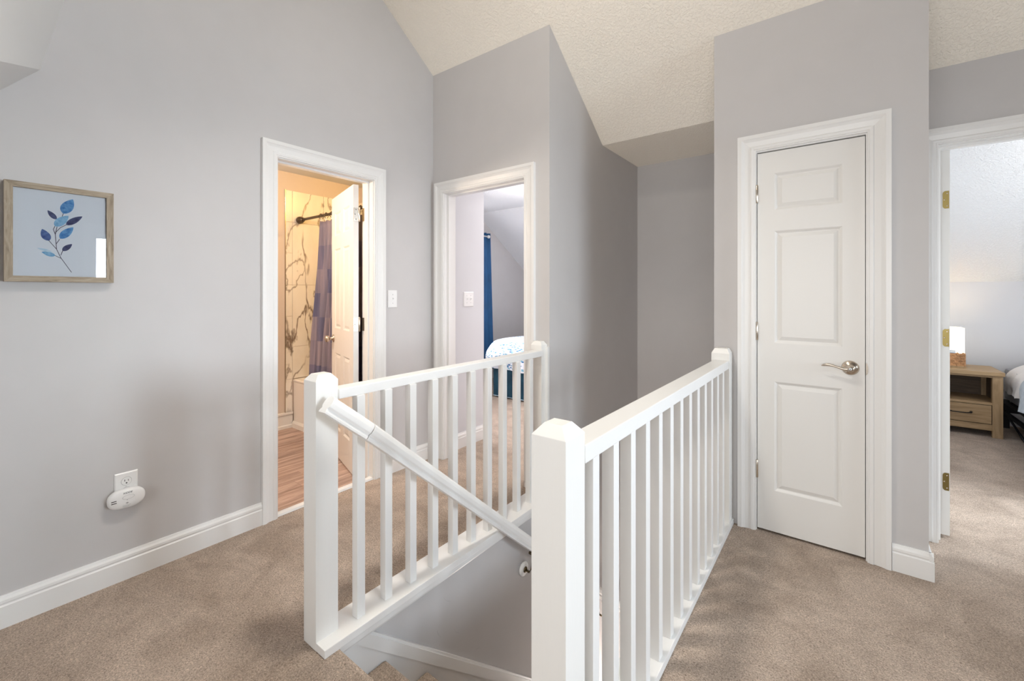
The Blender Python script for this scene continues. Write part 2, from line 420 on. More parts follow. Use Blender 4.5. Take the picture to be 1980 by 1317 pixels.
# ------------------------------------------------------------------ ceilings
def slab(name, quad, mat, thick=.05):
    q = [Vector(p) for p in quad]; n = (q[1]-q[0]).cross(q[2]-q[0]).normalized()
    if n.z < 0: n = -n
    mb = MB(); k = len(q)
    mb.add([tuple(p) for p in q]+[tuple(p+n*thick) for p in q], [tuple(range(k)), tuple(range(2*k-1, k-1, -1))]+[(i, (i+1) % k, k+(i+1) % k, k+i) for i in range(k)])
    return struct(name, mb, mat)
slab('ceiling', [(XL, .40, zroof(.40)), (XE, .40, zroof(.40)), (XE, YF, ZF), (XG, YF, ZF), (XG, YD, zroof(YD)), (XL, YD, zroof(YD))], M['ceiling'])
slab('ceiling', [(XG, YF, ZF), (XCL, YF, ZF), (XCL, YB, ZF), (XG, YB, ZF)], M['ceiling'])
slab('ceiling', [(XBW, .3, ZF), (XL-WT, .3, ZF), (XL-WT, 2.74, ZF), (XBW, 2.74, ZF)], M['ceiling_smooth'])
slab('ceiling', [(XCR, YR+.05, ZF), (XE, YR+.05, ZF), (XE, 4.615, ZF), (XCR, 4.615, ZF)], M['ceiling_white'])
slab('ceiling', [(XCR, 4.615, ZF), (XE, 4.615, ZF), (XE, YK, 1.37), (XCR, YK, 1.37)], M['ceiling_white'])
slab('ceiling', [(XBW, 2.83, ZF), (-2.50, 2.83, ZF), (-2.50, 4.615, ZF), (XBW, 4.615, ZF)], M['ceiling_white'])
slab('ceiling', [(-2.50, YD+.1, ZF), (XG-.1, YD+.1, ZF), (XG-.1, 4.615, ZF), (-2.50, 4.615, ZF)], M['ceiling_white'])
slab('ceiling', [(XG-.1, YB+.1, ZF), (-.2, YB+.1, ZF), (-.2, 4.615, ZF), (XG-.1, 4.615, ZF)], M['ceiling_white'])
slab('ceiling', [(XBW, 4.615, ZF), (-.2, 4.615, ZF), (-.2, YK, 1.37), (XBW, YK, 1.37)], M['ceiling_white'])
# near corner: low eave ceiling, bulkhead face above it, dormer behind the camera
P = Vector((XL, .237, 2.143)); Q = Vector((-2.136, .113, 1.999)); Q2 = P+(Q-P)*(.624/.388)     # x = -1.90
upv = Vector((0, .2135, .977))
def along(p, z): t = (z-p.z)/upv.z; return p+upv*t
def toroof(p): t = (4.626-.731*p.y-p.z)/(upv.z+.731*upv.y); return p+upv*t
Pm, Qm = P+(P-Q)*.05, Q2
slope1 = 1.165
slab('ceiling', [P, Q2, (Q2.x, -.86, P.z+slope1*(-.86-P.y)), (XL, -.86, P.z+slope1*(-.86-P.y))], M['ceiling_smooth'])
H = along(Q2, 2.45); Ht, Pt = toroof(H), toroof(P)
def face(name, quad, mat, nrm, thick=.06):
    q = [Vector(p) for p in quad]; n = Vector(nrm).normalized(); mb = MB(); k = len(q)
    mb.add([tuple(p) for p in q]+[tuple(p+n*thick) for p in q], [tuple(range(k)), tuple(range(2*k-1, k-1, -1))]+[(i, (i+1) % k, k+(i+1) % k, k+i) for i in range(k)])
    return struct(name, mb, mat)
face('wall_bulkhead', [P, Q2, H, Ht, Pt], M['ceiling_smooth'], (-.3, -.95, 0))
face('wall_bulkhead', [H, (XE, H.y, H.z), (XE, Ht.y, Ht.z), Ht], M['wall'], (0, -1, 0))
struct('wall_dormer', MB().prism([(H.y, 2.45), (Q2.y, Q2.z), (-.86, P.z+slope1*(-.86-P.y)), (-.86, 0), (YS, 0), (YS, 2.45)], 'x', -1.96, -1.90), M['wall'])
struct('wall_knee', MB().box(XL, -1.93, -.92, -.86, 0, .95), M['wall'])
struct('ceiling', MB().box(-1.93, XE, YS, H.y, 2.45, 2.5), M['ceiling_smooth'])

# ------------------------------------------------------------------ windows (outside the frame but they light the place)
def window(name, axis, a0, a1, z0, z1, t, side):
    r = empty(name, (t, (a0+a1)/2, z0) if axis == 'x' else ((a0+a1)/2, t, z0)); r['kind'] = 'structure'
    def bx(mb, p0, p1, q0, q1, d0, d1):
        lo, hi = sorted((t+side*d0, t+side*d1))
        return mb.box(lo, hi, p0, p1, q0, q1) if axis == 'x' else mb.box(p0, p1, lo, hi, q0, q1)
    fr = MB(); w_ = .05
    for a in ((a0, a0+w_, z0, z1), (a1-w_, a1, z0, z1), (a0+w_, a1-w_, z0, z0+w_), (a0+w_, a1-w_, z1-w_, z1), (a0+w_, a1-w_, (z0+z1)/2-.02, (z0+z1)/2+.02)):
        bx(fr, *a, .03, .08)
    obj('window_frame', fr, M['trim'], r)
    obj('pane', bx(MB(), a0+w_, a1-w_, z0+w_, z1-w_, .05, .054), M['glass'], r)
    c = MB(); k = .085
    for a in ((a0-k, a0, z0, z1+k), (a1, a1+k, z0, z1+k), (a0, a1, z1, z1+k), (a0-k-.02, a1+k+.02, z0-.03, z0), (a0-k, a1+k, z0-.11, z0-.03)):
        bx(c, *a, -.02, 0)
    obj('window_casing', c, M['trim'], r)
window('window_1', 'x', 1.25, 2.47, .75, 2.13, XE, 1)
window('window_2', 'y', -1.7, 1.7, .80, 2.10, YS, -1)
window('window_3', 'x', 3.55, 4.85, .75, 2.1, XE, 1)
window('window_4', 'x', 3.35, 4.30, .9, 2.0, XBW, -1)

# ------------------------------------------------------------------ trim: baseboards, casings, jambs
BB = [(0, 0), (.017, 0), (.017, .082), (.0125, .086), (.0125, .090), (.015, .094), (.014, .104), (.008, .112), (.006, .120), (0, .120)]
def baseboard(name, axis, a0, a1, face_, side, z=0):
    poly = [(face_+side*d, z+h) for d, h in BB]
    return struct(name, MB().prism(poly, 'y' if axis == 'y' else 'x', a0, a1), M['trim'])
baseboard('baseboard_left', 'y', -.86, 1.062, XL, 1)
baseboard('baseboard_left', 'y', 1.848, YD, XL, 1)
baseboard('baseboard_closet', 'x', .178, XCR+.015, YC, -1)
baseboard('baseboard_closet_side', 'y', YC-.015, YR, XCR, 1)
baseboard('baseboard_nook', 'y', YD+WT, 2.86, -2.486, 1)
baseboard('baseboard_bedroom', 'x', XBW, -.31, YK, -1)
baseboard('baseboard_right', 'x', 1.28, XE, YR, -1)
# bathroom baseboard: tall board with cap and shoe
struct('baseboard_bathroom', MB().prism([(XBW+.012, 0), (XBW+.034, 0), (XBW+.034, .03), (XBW+.026, .038), (XBW+.026, .128), (XBW+.036, .133), (XBW+.036, .15), (XBW+.012, .152)], 'y', .35, 1.996), M['trim'])
CAS = [(0, 0), (0, .011), (.007, .011), (.009, .014), (.020, .015), (.026, .011), (.050, .015), (.062, .020), (.066, .023), (.085, .023), (.085, 0)]
def casing(name, axis, a0, a1, zt, face_, side, right_full=True, left_full=True, w=.085):
    """mitred frame round an opening; profile (w outwards, d proud of the wall)"""
    k = w/.085; mb = MB(); n = len(CAS)
    pts = []
    for (u, d) in CAS:
        u *= k
        pts.append([(a0-u, 0), (a0-u, zt+u), (a1+u, zt+u), (a1+u, 0)])
    def p3(a, z, d): return (face_+side*d, a, z) if axis == 'x' else (a, face_+side*d, z)
    rings = [[p3(*pts[i][k_], CAS[i][1]) for i in range(n)] for k_ in range(4)]
    return mb.loft(rings, smooth=False)
def jamb(axis, a0, a1, zt, t0, t1, stop, th=.018):
    """lining of an opening with a stop bead; clear opening a0..a1, zt"""
    mb = MB()
    def bx(p0, p1, q0, q1, d0, d1):
        mb.box(d0, d1, p0, p1, q0, q1) if axis == 'x' else mb.box(p0, p1, d0, d1, q0, q1)
    bx(a0-th, a0, 0, zt+th, t0, t1); bx(a1, a1+th, 0, zt+th, t0, t1); bx(a0, a1, zt, zt+th, t0, t1)
    if stop:
        s0, s1 = stop
        bx(a0, a0+.011, 0, zt-.011, s0, s1); bx(a1-.011, a1, 0, zt-.011, s0, s1); bx(a0, a1, zt-.011, zt, s0, s1)
    return mb
struct('trim_2', casing('c', 'x', 1.139, 1.771, 2.024, XL, 1, w=.083), M['trim'], tri=False)
struct('trim_3', jamb('x', 1.145, 1.765, 2.018, XL-WT, XL, (XL-.082, XL-.045)), M['trim'], tri=False)
struct('trim_4', casing('c', 'y', -2.404, -1.651, 2.012, YD, -1), M['trim'], tri=False)
struct('trim_5', jamb('y', -2.400, -1.655, 2.010, YD, YD+WT, (YD+.035, YD+.075)), M['trim'], tri=False)
struct('trim_6', casing('c', 'y', -.369, .091, 2.014, YC, -1), M['trim'], tri=False)
struct('trim_7', jamb('y', -.366, .086, 2.006, YC, YC+WT, (YC+.042, YC+.08)), M['trim'], tri=False)
struct('trim_8', casing('c', 'y', .382, 1.180, 2.008, YR, -1, w=.080), M['trim'], tri=False)
struct('trim_9', jamb('y', .385, 1.177, 2.004, YR, YR+WT, (YR+.035, YR+.072)), M['trim'], tri=False)
struct('trim_10', casing('c', 'x', 1.139, 1.771, 2.024, XL-WT, -1, w=.07), M['trim'], tri=False)

# stairwell trims: moulding under the plate and sloping skirt with cap
yA, yB = .80, YD
struct('trim_11', MB().prism([(XG, -.039), (XG+.027, -.039), (XG+.029, -.033), (XG+.034, -.028), (XG+.034, -.018), (XG+.043, -.013), (XG+.043, 0), (XG, 0)], 'y', .856, YD-.002), M['trim'])
sl = -.875
def zs(y): return -.069+sl*(y-1.022)
mb = MB()
mb.prism([(.62, -.72), (.62, -.001), (.955, -.001), (3.76, zs(3.76)-.05), (3.76, zs(3.76)-.50)], 'x', XG, XG+.016)
for (d, t0, t1) in ((.024, -.055, 0), (.018, 0, .012)):
    mb.prism([(.9235 if t0 < 0 else .986, -.0385), (3.76, zs(3.76)+t0), (3.76, zs(3.76)+t1), (.9865 if t0 < 0 else 1.0, -.0385)], 'x', XG, XG+d)
struct('trim_12', mb, M['trim'])

# ------------------------------------------------------------------ stairs
st_ = empty('staircase', (-1.02, .85, -2.75)); tag(st_, 'carpeted straight staircase going down between the two white railings', 'staircase')
def step_mesh():
    # carpeted step: rounded nosing, tread, riser below
    p = [(-.245, 0), (-.012, 0), (-.002, -.004), (.003, -.014), (.003, -.026), (-.003, -.036), (-.014, -.042), (-.016, -.215), (-.245, -.215)]
    return MB().prism(p, 'x', XG+.018, XCL-.002, smooth=False)
mb = step_mesh(); mb.v = [(a, b_+.853, c_) for a, b_, c_ in mb.v]
# the landing nosing, flush with the hall carpet
s0 = obj('step', mb, M['carpet'], st_)
for k in range(1, 14):
    clone(s0, (0, .2175*k, -.1955*k))

# ------------------------------------------------------------------ railings
def newel(x0, x1, y0, y1, z0, zs_, zp, ins=.018):
    mb = MB()
    r = [[(x0, y0, z0), (x1, y0, z0), (x1, y1, z0), (x0, y1, z0)], [(x0, y0, zs_), (x1, y0, zs_), (x1, y1, zs_), (x0, y1, zs_)],
         [(x0+ins, y0+ins, zp), (x1-ins, y0+ins, zp), (x1-ins, y1-ins, zp), (x0+ins, y1-ins, zp)]]
    return mb.loft(r, smooth=False)
lr = empty('stair_railing', (-1.51, 1.55, 0))
tag(lr, 'white square-baluster railing on the left side of the stairwell, by the bathroom door', 'railing', 'stairwell railings')
obj('newel_post', newel(-1.557, -1.473, .797, .882, 0, .946, .968), M['newel'], lr, bevel=.0015)
obj('newel_post', newel(-1.557, -1.478, 2.240, YD-.002, .03, .937, .960, .014), M['newel'], lr, bevel=.0015)
obj('backing_board', MB().box(-1.478, XG+.001, YD-.022, YD-.002, .03, .925), M['trim'], lr)
obj('top_rail', MB().box(-1.531, -1.464, .882, 2.240, .872, .908), M['trim'], lr, bevel=.003)
obj('base_plate', MB().box(-1.555, -1.416, .798, YD-.001, 0, .029), M['trim'], lr, bevel=.002)
b0 = obj('baluster', MB().box(-1.490, -1.456, .950, .984, .029, .872), M['trim'], lr, bevel=.0015)
for k in range(1, 10): clone(b0, (0, .1262*k, 0))
rr = empty('stair_railing', (-.53, 1.7, 0))
tag(rr, 'white square-baluster railing on the right side of the stairwell, ending at the closet wall', 'railing', 'stairwell railings')
obj('newel_post', newel(-.580, -.487, .836, .925, -.12, .931, .957, .022), M['newel'], rr, bevel=.0015, label='large near square newel post with chamfered top')
obj('newel_post', newel(-.572, -.482, 2.548, YC-.001, .029, .935, .960, .014), M['newel'], rr, bevel=.0015)
obj('top_rail', MB().box(-.556, -.485, .925, 2.548, .855, .899), M['trim'], rr, bevel=.003)
obj('base_plate', MB().box(-.600, -.474, .925, YC-.001, 0, .029), M['trim'], rr, bevel=.002)
b0 = obj('baluster', MB().box(-.522, -.487, .968, 1.003, .029, .855), M['trim'], rr, bevel=.0015)
for k in range(1, 13): clone(b0, (0, .1205*k, 0))
# handrail down the stairs
hr = empty('stair_handrail', (-1.39, .8, .85)); tag(hr, 'sloping white moulded handrail running down along the left stair wall', 'handrail')
def hz(y): return .866-.858*(y-.82)
def rail_piece(y0, y1):
    # moulded section across x and perpendicular offset
    prof = [(-.020, -.027), (.020, -.027), (.021, -.020), (.016, -.012), (.0235, -.004), (.025, .010), (.020, .022), (.010, .028), (-.010, .028), (-.020, .022), (-.025, .010), (-.0235, -.004), (-.016, -.012), (-.021, -.020)]
    nrm = Vector((0, .651, .759))
    rings = []
    for y in (y0, y1):
        c_ = Vector((-1.393-max(0, .955-y)*.24, y, hz(y))); rings.append([tuple(c_+Vector((a, 0, 0))+nrm*(b_*1.12)) for a, b_ in prof])
    return MB().loft(rings, smooth=False)
obj('rail', rail_piece(.812, .953), M['trim'], hr, bevel=.001)
obj('rail', rail_piece(.956, 3.60), M['trim'], hr, bevel=.001)
for yb in (2.02, 2.95):
    zb = hz(yb)-.155
    ro = obj('rosette', MB().lathe([(.001, 0), (.038, 0), (.040, .006), (.036, .013), (.030, .016), (.001, .017)], (XG+.001, yb, zb), 'x'), M['trim'], hr)
    br = MB().lathe([(.001, 0), (.017, 0), (.014, .006), (.008, .008)], (XG+.018, yb, zb), 'x')
    br.tube([(XG+.022, yb, zb), (XG+.045, yb, zb-.004), (XG+.062, yb, zb+.02), (XG+.068, yb, zb+.07), (XG+.068, yb, zb+.122)], [.007, .0065, .006, .006, .006], 8)
    br.box(XG+.056, XG+.080, yb-.02, yb+.02, zb+.112, zb+.124)
    obj('bracket', br, M['dark_brass'], hr, label='dark brass bracket arm')

# ------------------------------------------------------------------ doors
def leaf_door(name, loc, rotz, width, zb, zt, th, panels, cols, mat):
    """root at the hinge corner; local +x along the leaf, +y through its thickness"""
    r = empty(name, loc, rotz); r['kind'] = 'structure'; WL[r.name+'_loc'] = Vector((0, 0, 0))
    xs = sorted(set([0, width]+[c for ab_ in cols for c in ab_])); zz = sorted(set([zb, zt]+[c for ab_ in panels for c in ab_]))
    def is_panel(x0, x1, z0, z1): return any(abs(x0-a) < 1e-6 and abs(x1-b_) < 1e-6 for a, b_ in cols) and any(abs(z0-a) < 1e-6 and abs(z1-b_) < 1e-6 for a, b_ in panels)
    mb = MB()
    for y_ in (0, th):
        for i in range(len(xs)-1):
            for j in range(len(zz)-1):
                if not is_panel(xs[i], xs[i+1], zz[j], zz[j+1]):
                    mb.add([(xs[i], y_, zz[j]), (xs[i+1], y_, zz[j]), (xs[i+1], y_, zz[j+1]), (xs[i], y_, zz[j+1])], [(0, 1, 2, 3)])
    mb.add([(0, 0, zb), (width, 0, zb), (width, 0, zt), (0, 0, zt), (0, th, zb), (width, th, zb), (width, th, zt), (0, th, zt)],
           [(0, 1, 5, 4), (1, 2, 6, 5), (2, 3, 7, 6), (3, 0, 4, 7)])
    obj('door_leaf', mb, mat, r, local=True)
    prof = [(0, 0), (.004, .002), (.012, .008), (.016, .0085), (.034, .002), (.036, .002)]
    for a0, a1 in cols:
        for c0, c1 in panels:
            pm = MB()
            for y_, s in ((0, 1), (th, -1)):
                rings = [[(a0+i_, y_+s*d, c0+i_), (a1-i_, y_+s*d, c0+i_), (a1-i_, y_+s*d, c1-i_), (a0+i_, y_+s*d, c1-i_)] for i_, d in prof]
                pm.loft(rings, cap=False, smooth=False)
                pm.add(rings[-1], [(0, 1, 2, 3)])
            obj('door_panel', pm, mat, r, local=True)
    return r
# closet door: closed, hinges on the left
d1 = leaf_door('door_1', (-.363, YC+.006, 0), 0, .446, .012, 2.001, .035, [(.226, .798), (.999, 1.585), (1.694, 1.886)], [(.078, .361)], M['door'])
d1['label'] = 'narrow white three-panel closet door beside the right railing'
for z in (1.787, 1.058, .326):
    h_ = obj('hinge', MB().lathe([(.001, -.048), (.004, -.048), (.0065, -.044), (.0065, .044), (.004, .048), (.001, .048)], (-.0015, -.006, z), 'z', 12), M['nickel'], d1, local=True)
# lever handle with round rose, in the door's own frame
lx, lz = .391, .902
hd = obj('lever_handle', MB().lathe([(.001, 0), (.034, 0), (.0345, -.003), (.031, -.008), (.019, -.013), (.014, -.016), (.013, -.034), (.001, -.034)], (lx, 0, lz), 'y', 32), M['nickel'], d1, local=True)
lv = MB(); key = [(0, -.040, -.001, .0125, .009), (.022, -.043, -.003, .0105, .0075), (.045, -.0455, .003, .0070, .0055), (.070, -.0455, .0105, .0075, .0048), (.090, -.044, .0115, .0085, .0045), (.104, -.042, .0085, .0065, .0035), (.112, -.040, .005, .0025, .002)]
pts, hw, hd_ = [], [], []
for q_ in range(31):
    t = q_/30*(len(key)-1); k = min(int(t), len(key)-2); f = t-k
    g0, g1, g2, g3 = key[max(k-1, 0)], key[k], key[k+1], key[min(k+2, len(key)-1)]
    e_ = [.5*((2*b1)+(-a1+c1)*f+(2*a1-5*b1+4*c1-d1_)*f*f+(-a1+3*b1-3*c1+d1_)*f**3) for a1, b1, c1, d1_ in zip(g0, g1, g2, g3)]
    pts.append((lx-e_[0], e_[1], lz+e_[2])); hw.append(e_[3]); hd_.append(e_[4])
rings = []
for p, a, b_ in zip(pts, hw, hd_):
    rings.append([(p[0]+(0), p[1]+b_*math.cos(t), p[2]+a*math.sin(t)*.8) for t in [2*math.pi*i/12 for i in range(12)]])
lv.loft(rings); lv.lathe([(.001, 0), (.013, 0), (.0145, -.006), (.0145, -.014), (.011, -.018), (.001, -.019)], (lx, -.032, lz), 'y', 24)
sub_local('lever', lv, M['nickel'], hd)
sub_local('button', MB().lathe([(.001, 0), (.0065, 0), (.0055, -.004), (.001, -.005)], (lx, -.051, lz), 'y', 16), M['clock_pale'], hd)
sub_local('keyhole', MB().lathe([(.001, 0), (.0016, 0), (.001, -.0008)], (lx, -.0558, lz), 'y', 10), M['black'], hd)
obj('strike_plate', MB().prism([(.4486, lz-.028), (.4545, lz-.020), (.4570, lz-.006), (.4570, lz+.010), (.4545, lz+.024), (.4486, lz+.032)], 'y', -.0195, -.0165), M['nickel'], d1, local=True, label='curved latch strike lip')
# dark sheet standing in for the shade inside the closet, under the door
struct('closet_shade_sheet', MB().box(-.40, .11, YC+.05, YC+.9, 0, .004), M['dark_void'])
# bathroom door: six panel, swung open into the bathroom
ang = math.atan2(.295, -.956)
nrm = Vector((math.sin(ang), -math.cos(ang), 0))     # local -y
N0 = Vector((-2.662, 1.706, 0)); 
# local frame: x along the leaf away from hinge, y through thickness; the visible face is local y = th side
th = .035
ly = Vector((-math.sin(ang), math.cos(ang), 0))
org = N0-ly*th
pr = [(.22, .80), (.99, 1.60), (1.70, 1.88)]
d2 = leaf_door('door_2', org, ang, .60, .012, 2.004, th, pr, [(.095, .262), (.338, .505)], M['door'])
d2['label'] = 'white six-panel bathroom door standing open'
for z in (1.80, 1.045, .30):
    h_ = MB().lathe([(.001, -.05), (.004, -.05), (.006, -.046), (.006, .046), (.004, .05), (.001, .05)], (-.006, -.004, z), 'z', 12)
    h_.box(-.0035, -.0005, -.001, .034, z-.045, z+.045)
    hn = obj('hinge', h_, M['nickel'], d2, local=True)
    for dz in (-.033, 0, .033):
        sub_local('screw', MB().lathe([(.001, 0), (.0035, 0), (.003, -.0008), (.001, -.0010)], (-.0036, .018+(.006 if dz == 0 else 0), z+dz), 'x', 8), M['dark_brass'], hn)
for (y_, s) in ((th, 1), (0, -1)):
    kn = obj('door_knob', MB().lathe([(.001, 0), (.030, 0), (.030, .005), (.014, .010), (.011, .030), (.018, .036), (.026, .045), (.027, .055), (.020, .064), (.001, .066)], (.54, y_, .905), 'y', 24, sign=s), M['nickel'], d2, local=True)
for z in (1.80, 1.045, .30):      # leaves let into the jamb
    pass
jl = MB()
for z in (1.80, 1.045, .30): jl.box(XL-WT+.002, XL-WT+.034, 1.7625, 1.7655, z-.045, z+.045)
struct('trim_14', jl, M['nickel'])
# right bedroom door: opened 90 degrees, only its hinge edge shows
d3 = leaf_door('door_3', (.436, 3.131, 0), math.radians(90), .76, .015, 1.995, .035, [(.226, .798), (.999, 1.585), (1.694, 1.886)], [(.11, .34), (.42, .65)], M['door'])
d3['label'] = 'white bedroom door opened flat, its hinge edge showing brass hinges'
for z in (1.74, 1.03, .29):
    h_ = MB().box(-.0015, .0005, .003, .024, z-.045, z+.045)
    h_.add([], [])
    # rounded leaf corners
    ol = [(.003, z-.045), (.019, z-.045), (.026, z-.038), (.027, z-.03), (.027, z+.03), (.026, z+.038), (.019, z+.045), (.003, z+.045)]
    h_ = MB().prism(ol, 'x', -.0018, .0006)
    hn = obj('hinge', h_, M['brass'], d3, local=True)
    for dz, dy in ((-.032, .010), (0, .020), (.032, .010)):
        sub_local('screw', MB().lathe([(.001, 0), (.0036, 0), (.003, -.0007), (.001, -.001)], (-.0019, dy, z+dz), 'x', 8), M['nickel'], hn)
# strike plate of the blue bedroom doorway
struct('trim_15', MB().box(-2.4005, -2.3985, YD+.046, YD+.066, .955, .997).box(-2.3990, -2.3975, YD+.051, YD+.061, .966, .986), M['dark_brass'])

# ------------------------------------------------------------------ framed botanical print
pf = empty('framed_print', (XL+.015, .295, 1.495)); tag(pf, 'grey oak framed print of a blue watercolour leaf sprig on the left wall', 'picture')
y0, y1, z0, z1, wd = .1415, .4490, 1.304, 1.687, .0225
xa, xb = XL+.001, XL+.031
def bar(a, b_, horizontal):
    # mitred member; a,b outer corner ends
    return a
for nm, pts_, mt in (('l', [(y0, z0), (y0, z1), (y0+wd, z1-wd), (y0+wd, z0+wd)], 'frame_z'), ('r', [(y1, z1), (y1, z0), (y1-wd, z0+wd), (y1-wd, z1-wd)], 'frame_z'),
                   ('t', [(y0, z1), (y1, z1), (y1-wd, z1-wd), (y0+wd, z1-wd)], 'frame_y'), ('b', [(y1, z0), (y0, z0), (y0+wd, z0+wd), (y1-wd, z0+wd)], 'frame_y')):
    obj('frame_member', MB().prism(pts_, 'x', xa, xb), M[mt], pf, bevel=.0006)
pp = obj('print', MB().box(xa, XL+.0175, y0+wd, y1-wd, z0+wd, z1-wd), M['paper'], pf)
def leaf(base, tip, wmax, layer, bulge=.55):
    bx_, by_ = base; tx, ty = tip; n = 12
    d = Vector((tx-bx_, ty-by_)); L_ = d.length; d.normalize(); q = Vector((-d.y, d.x))
    up_, dn = [], []
    for i in range(n+1):
        t = i/n; wv = wmax/2*(math.sin(math.pi*t**.8)**.8)
        c_ = Vector((bx_, by_))+d*L_*t
        up_.append(c_+q*wv*(1.05)); dn.append(c_-q*wv*.95)
    poly = up_[:-1]+[Vector((tx, ty))]+dn[1:-1][::-1]
    x0_ = XL+.0176+layer*.0001
    mb = MB(); k = len(poly)
    mb.prism([(p.x, p.y) for p in poly], 'x', XL+.0170, x0_+.0002)
    return mb
LV = [((.2979, 1.581), (.3264, 1.6438), .036, 'leaf_blue'), ((.2798, 1.5552), (.2548, 1.5884), .017, 'leaf_navy'), ((.275, 1.5269), (.3134, 1.5745), .029, 'leaf_light'),
      ((.3065, 1.536), (.3543, 1.5777), .022, 'leaf_navy'), ((.2894, 1.479), (.3277, 1.5298), .027, 'leaf_blue'), ((.259, 1.4677), (.2401, 1.5124), .026, 'leaf_mid'),
      ((.2967, 1.4302), (.3239, 1.4605), .018, 'leaf_navy'), ((.2762, 1.4096), (.2385, 1.4223), .017, 'leaf_light'), ((.2666, 1.4244), (.227, 1.4366), .010, 'leaf_faint')]
for k, (b_, t_, w_, mt) in enumerate(LV): obj('printed_leaf', leaf(b_, t_, w_, k % 3 if k != 2 else 4), M[mt], pf, tri=True)
ST = [[(0.3221, 1.3447), (0.3053, 1.3766), (0.2918, 1.402), (0.2798, 1.4358), (0.2762, 1.4942), (0.281, 1.5259)], [(0.2762, 1.4942), (0.2709, 1.5143), (0.275, 1.5269)],
      [(0.2786, 1.4564), (0.2882, 1.4764)], [(0.2762, 1.5011), (0.2906, 1.5236), (0.3065, 1.536)], [(0.2918, 1.4124), (0.2967, 1.4302)], [(0.2798, 1.4358), (0.259, 1.4677)], [(0.2918, 1.4002), (0.2762, 1.4096)], [(0.2955, 1.5695), (0.2987, 1.5811)]]
sm = MB()
for s_ in ST:
    for a, b_ in zip(s_[:-1], s_[1:]):
        d = (Vector(b_)-Vector(a)).normalized(); q = Vector((-d.y, d.x))*.0010
        a_, c_ = Vector(a)-d*.0004, Vector(b_)+d*.0004
        sm.prism([tuple(a_+q), tuple(c_+q), tuple(c_-q), tuple(a_-q)], 'x', XL+.0170, XL+.0177)
obj('printed_stem', sm, M['stem_ink'], pf)['kind'] = 'stuff'
obj('glazing', MB().box(XL+.0225, XL+.0245, y0+wd, y1-wd, z0+wd, z1-wd), M['glass'], pf)

# ------------------------------------------------------------------ electrical plates
def plate(x, y, z, w_, h_, face_side=1):
    i_ = .004
    return MB().loft([[(x, y-w_/2, z-h_/2), (x, y+w_/2, z-h_/2), (x, y+w_/2, z+h_/2), (x, y-w_/2, z+h_/2)],
        [(x+.003, y-w_/2, z-h_/2), (x+.003, y+w_/2, z-h_/2), (x+.003, y+w_/2, z+h_/2), (x+.003, y-w_/2, z+h_/2)],
        [(x+.006, y-w_/2+i_, z-h_/2+i_), (x+.006, y+w_/2-i_, z-h_/2+i_), (x+.006, y+w_/2-i_, z+h_/2-i_), (x+.006, y-w_/2+i_, z+h_/2-i_)]], smooth=False)
def ring(y, z, a, b_, x0_, x1_, w_):
    n = 32; mb = MB()
    o_ = [(y+a*math.cos(2*math.pi*i/n), z+b_*math.sin(2*math.pi*i/n)) for i in range(n)]; i_ = [(y+(a-w_)*math.cos(2*math.pi*i/n), z+(b_-w_)*math.sin(2*math.pi*i/n)) for i in range(n)]
    vs = [(x1_, *p) for p in o_]+[(x1_, *p) for p in i_]
    return mb.add(vs, [(k, (k+1) % n, n+(k+1) % n, n+k) for k in range(n)])
ou = empty('wall_outlet', (XL, .4955, .408)); tag(ou, 'white duplex wall outlet above the white alarm on the left wall', 'outlet')
obj('cover_plate', plate(XL, .4955, .408, .079, .122), M['plastic'], ou)
for zc_ in (.430, .386):
    rec = obj('receptacle', MB().lathe([(.001, .006), (.0172, .006), (.0172, .0076), (.0165, .0078), (.001, .0078)], (XL, .4955, zc_), 'x', 28, smooth=False), M['plastic'], ou)
    obj('receptacle_groove', ring(.4955, zc_, .0184, .0184, XL, XL+.0062, .0012), M['grey_print'], ou)
    sl_ = MB().box(XL+.0074, XL+.0084, .4955-.0072, .4955-.0052, zc_, zc_+.0085)
    sl_.box(XL+.0074, XL+.0084, .4955+.0052, .4955+.0070, zc_, zc_+.0075)
    sl_.lathe([(.0005, .0074), (.0028, .0074), (.0028, .0084), (.0005, .0084)], (XL, .4955, zc_-.0075), 'x', 10)
    obj('socket_slot', sl_, M['black'], rec)
obj('screw', MB().lathe([(.0005, .006), (.003, .006), (.0025, .0072), (.0005, .0074)], (XL, .4955, .408), 'x', 10), M['plastic'], ou)
# carbon monoxide alarm plugged into it
al = empty('carbon_monoxide_alarm', (XL+.01, .492, .362)); tag(al, 'white oval plug-in carbon monoxide alarm hanging from the outlet', 'alarm')
def sup(y, z, a, b_, x, n=40, e=2.9):
    r_ = []
    for i in range(n):
        t = 2*math.pi*i/n; c_, s_ = math.cos(t), math.sin(t)
        r_.append((x, y+a*abs(c_)**(2/e)*(1 if c_ > 0 else -1), z+b_*abs(s_)**(2/2.2)*(1 if s_ > 0 else -1)))
    return r_
ya, za = .4915, .362
obj('housing', MB().loft([sup(ya, za, .056, .034, XL+.006), sup(ya, za, .063, .041, XL+.012), sup(ya, za, .0645, .0425, XL+.026), sup(ya, za, .062, .040, XL+.034), sup(ya, za, .056, .034, XL+.0385), sup(ya, za, .03, .018, XL+.0405)]), M['plastic'], al)
xf = XL+.0395
obj('test_button', MB().loft([sup(ya+.004, za+.008, .0195, .0085, xf, e=2), sup(ya+.004, za+.008, .0185, .0078, xf+.0022, e=2)]), M['plastic'], al)
obj('button_groove', ring(ya+.004, za+.008, .0205, .0092, xf, xf+.0018, .0009), M['grey_print'], al)
vm_ = MB()
for dz in (-.0065, .002): vm_.box(xf-.004, xf+.0006, ya-.052, ya-.030, za+dz-.0010, za+dz+.0020)
obj('vent_slot', vm_, M['black'], al)
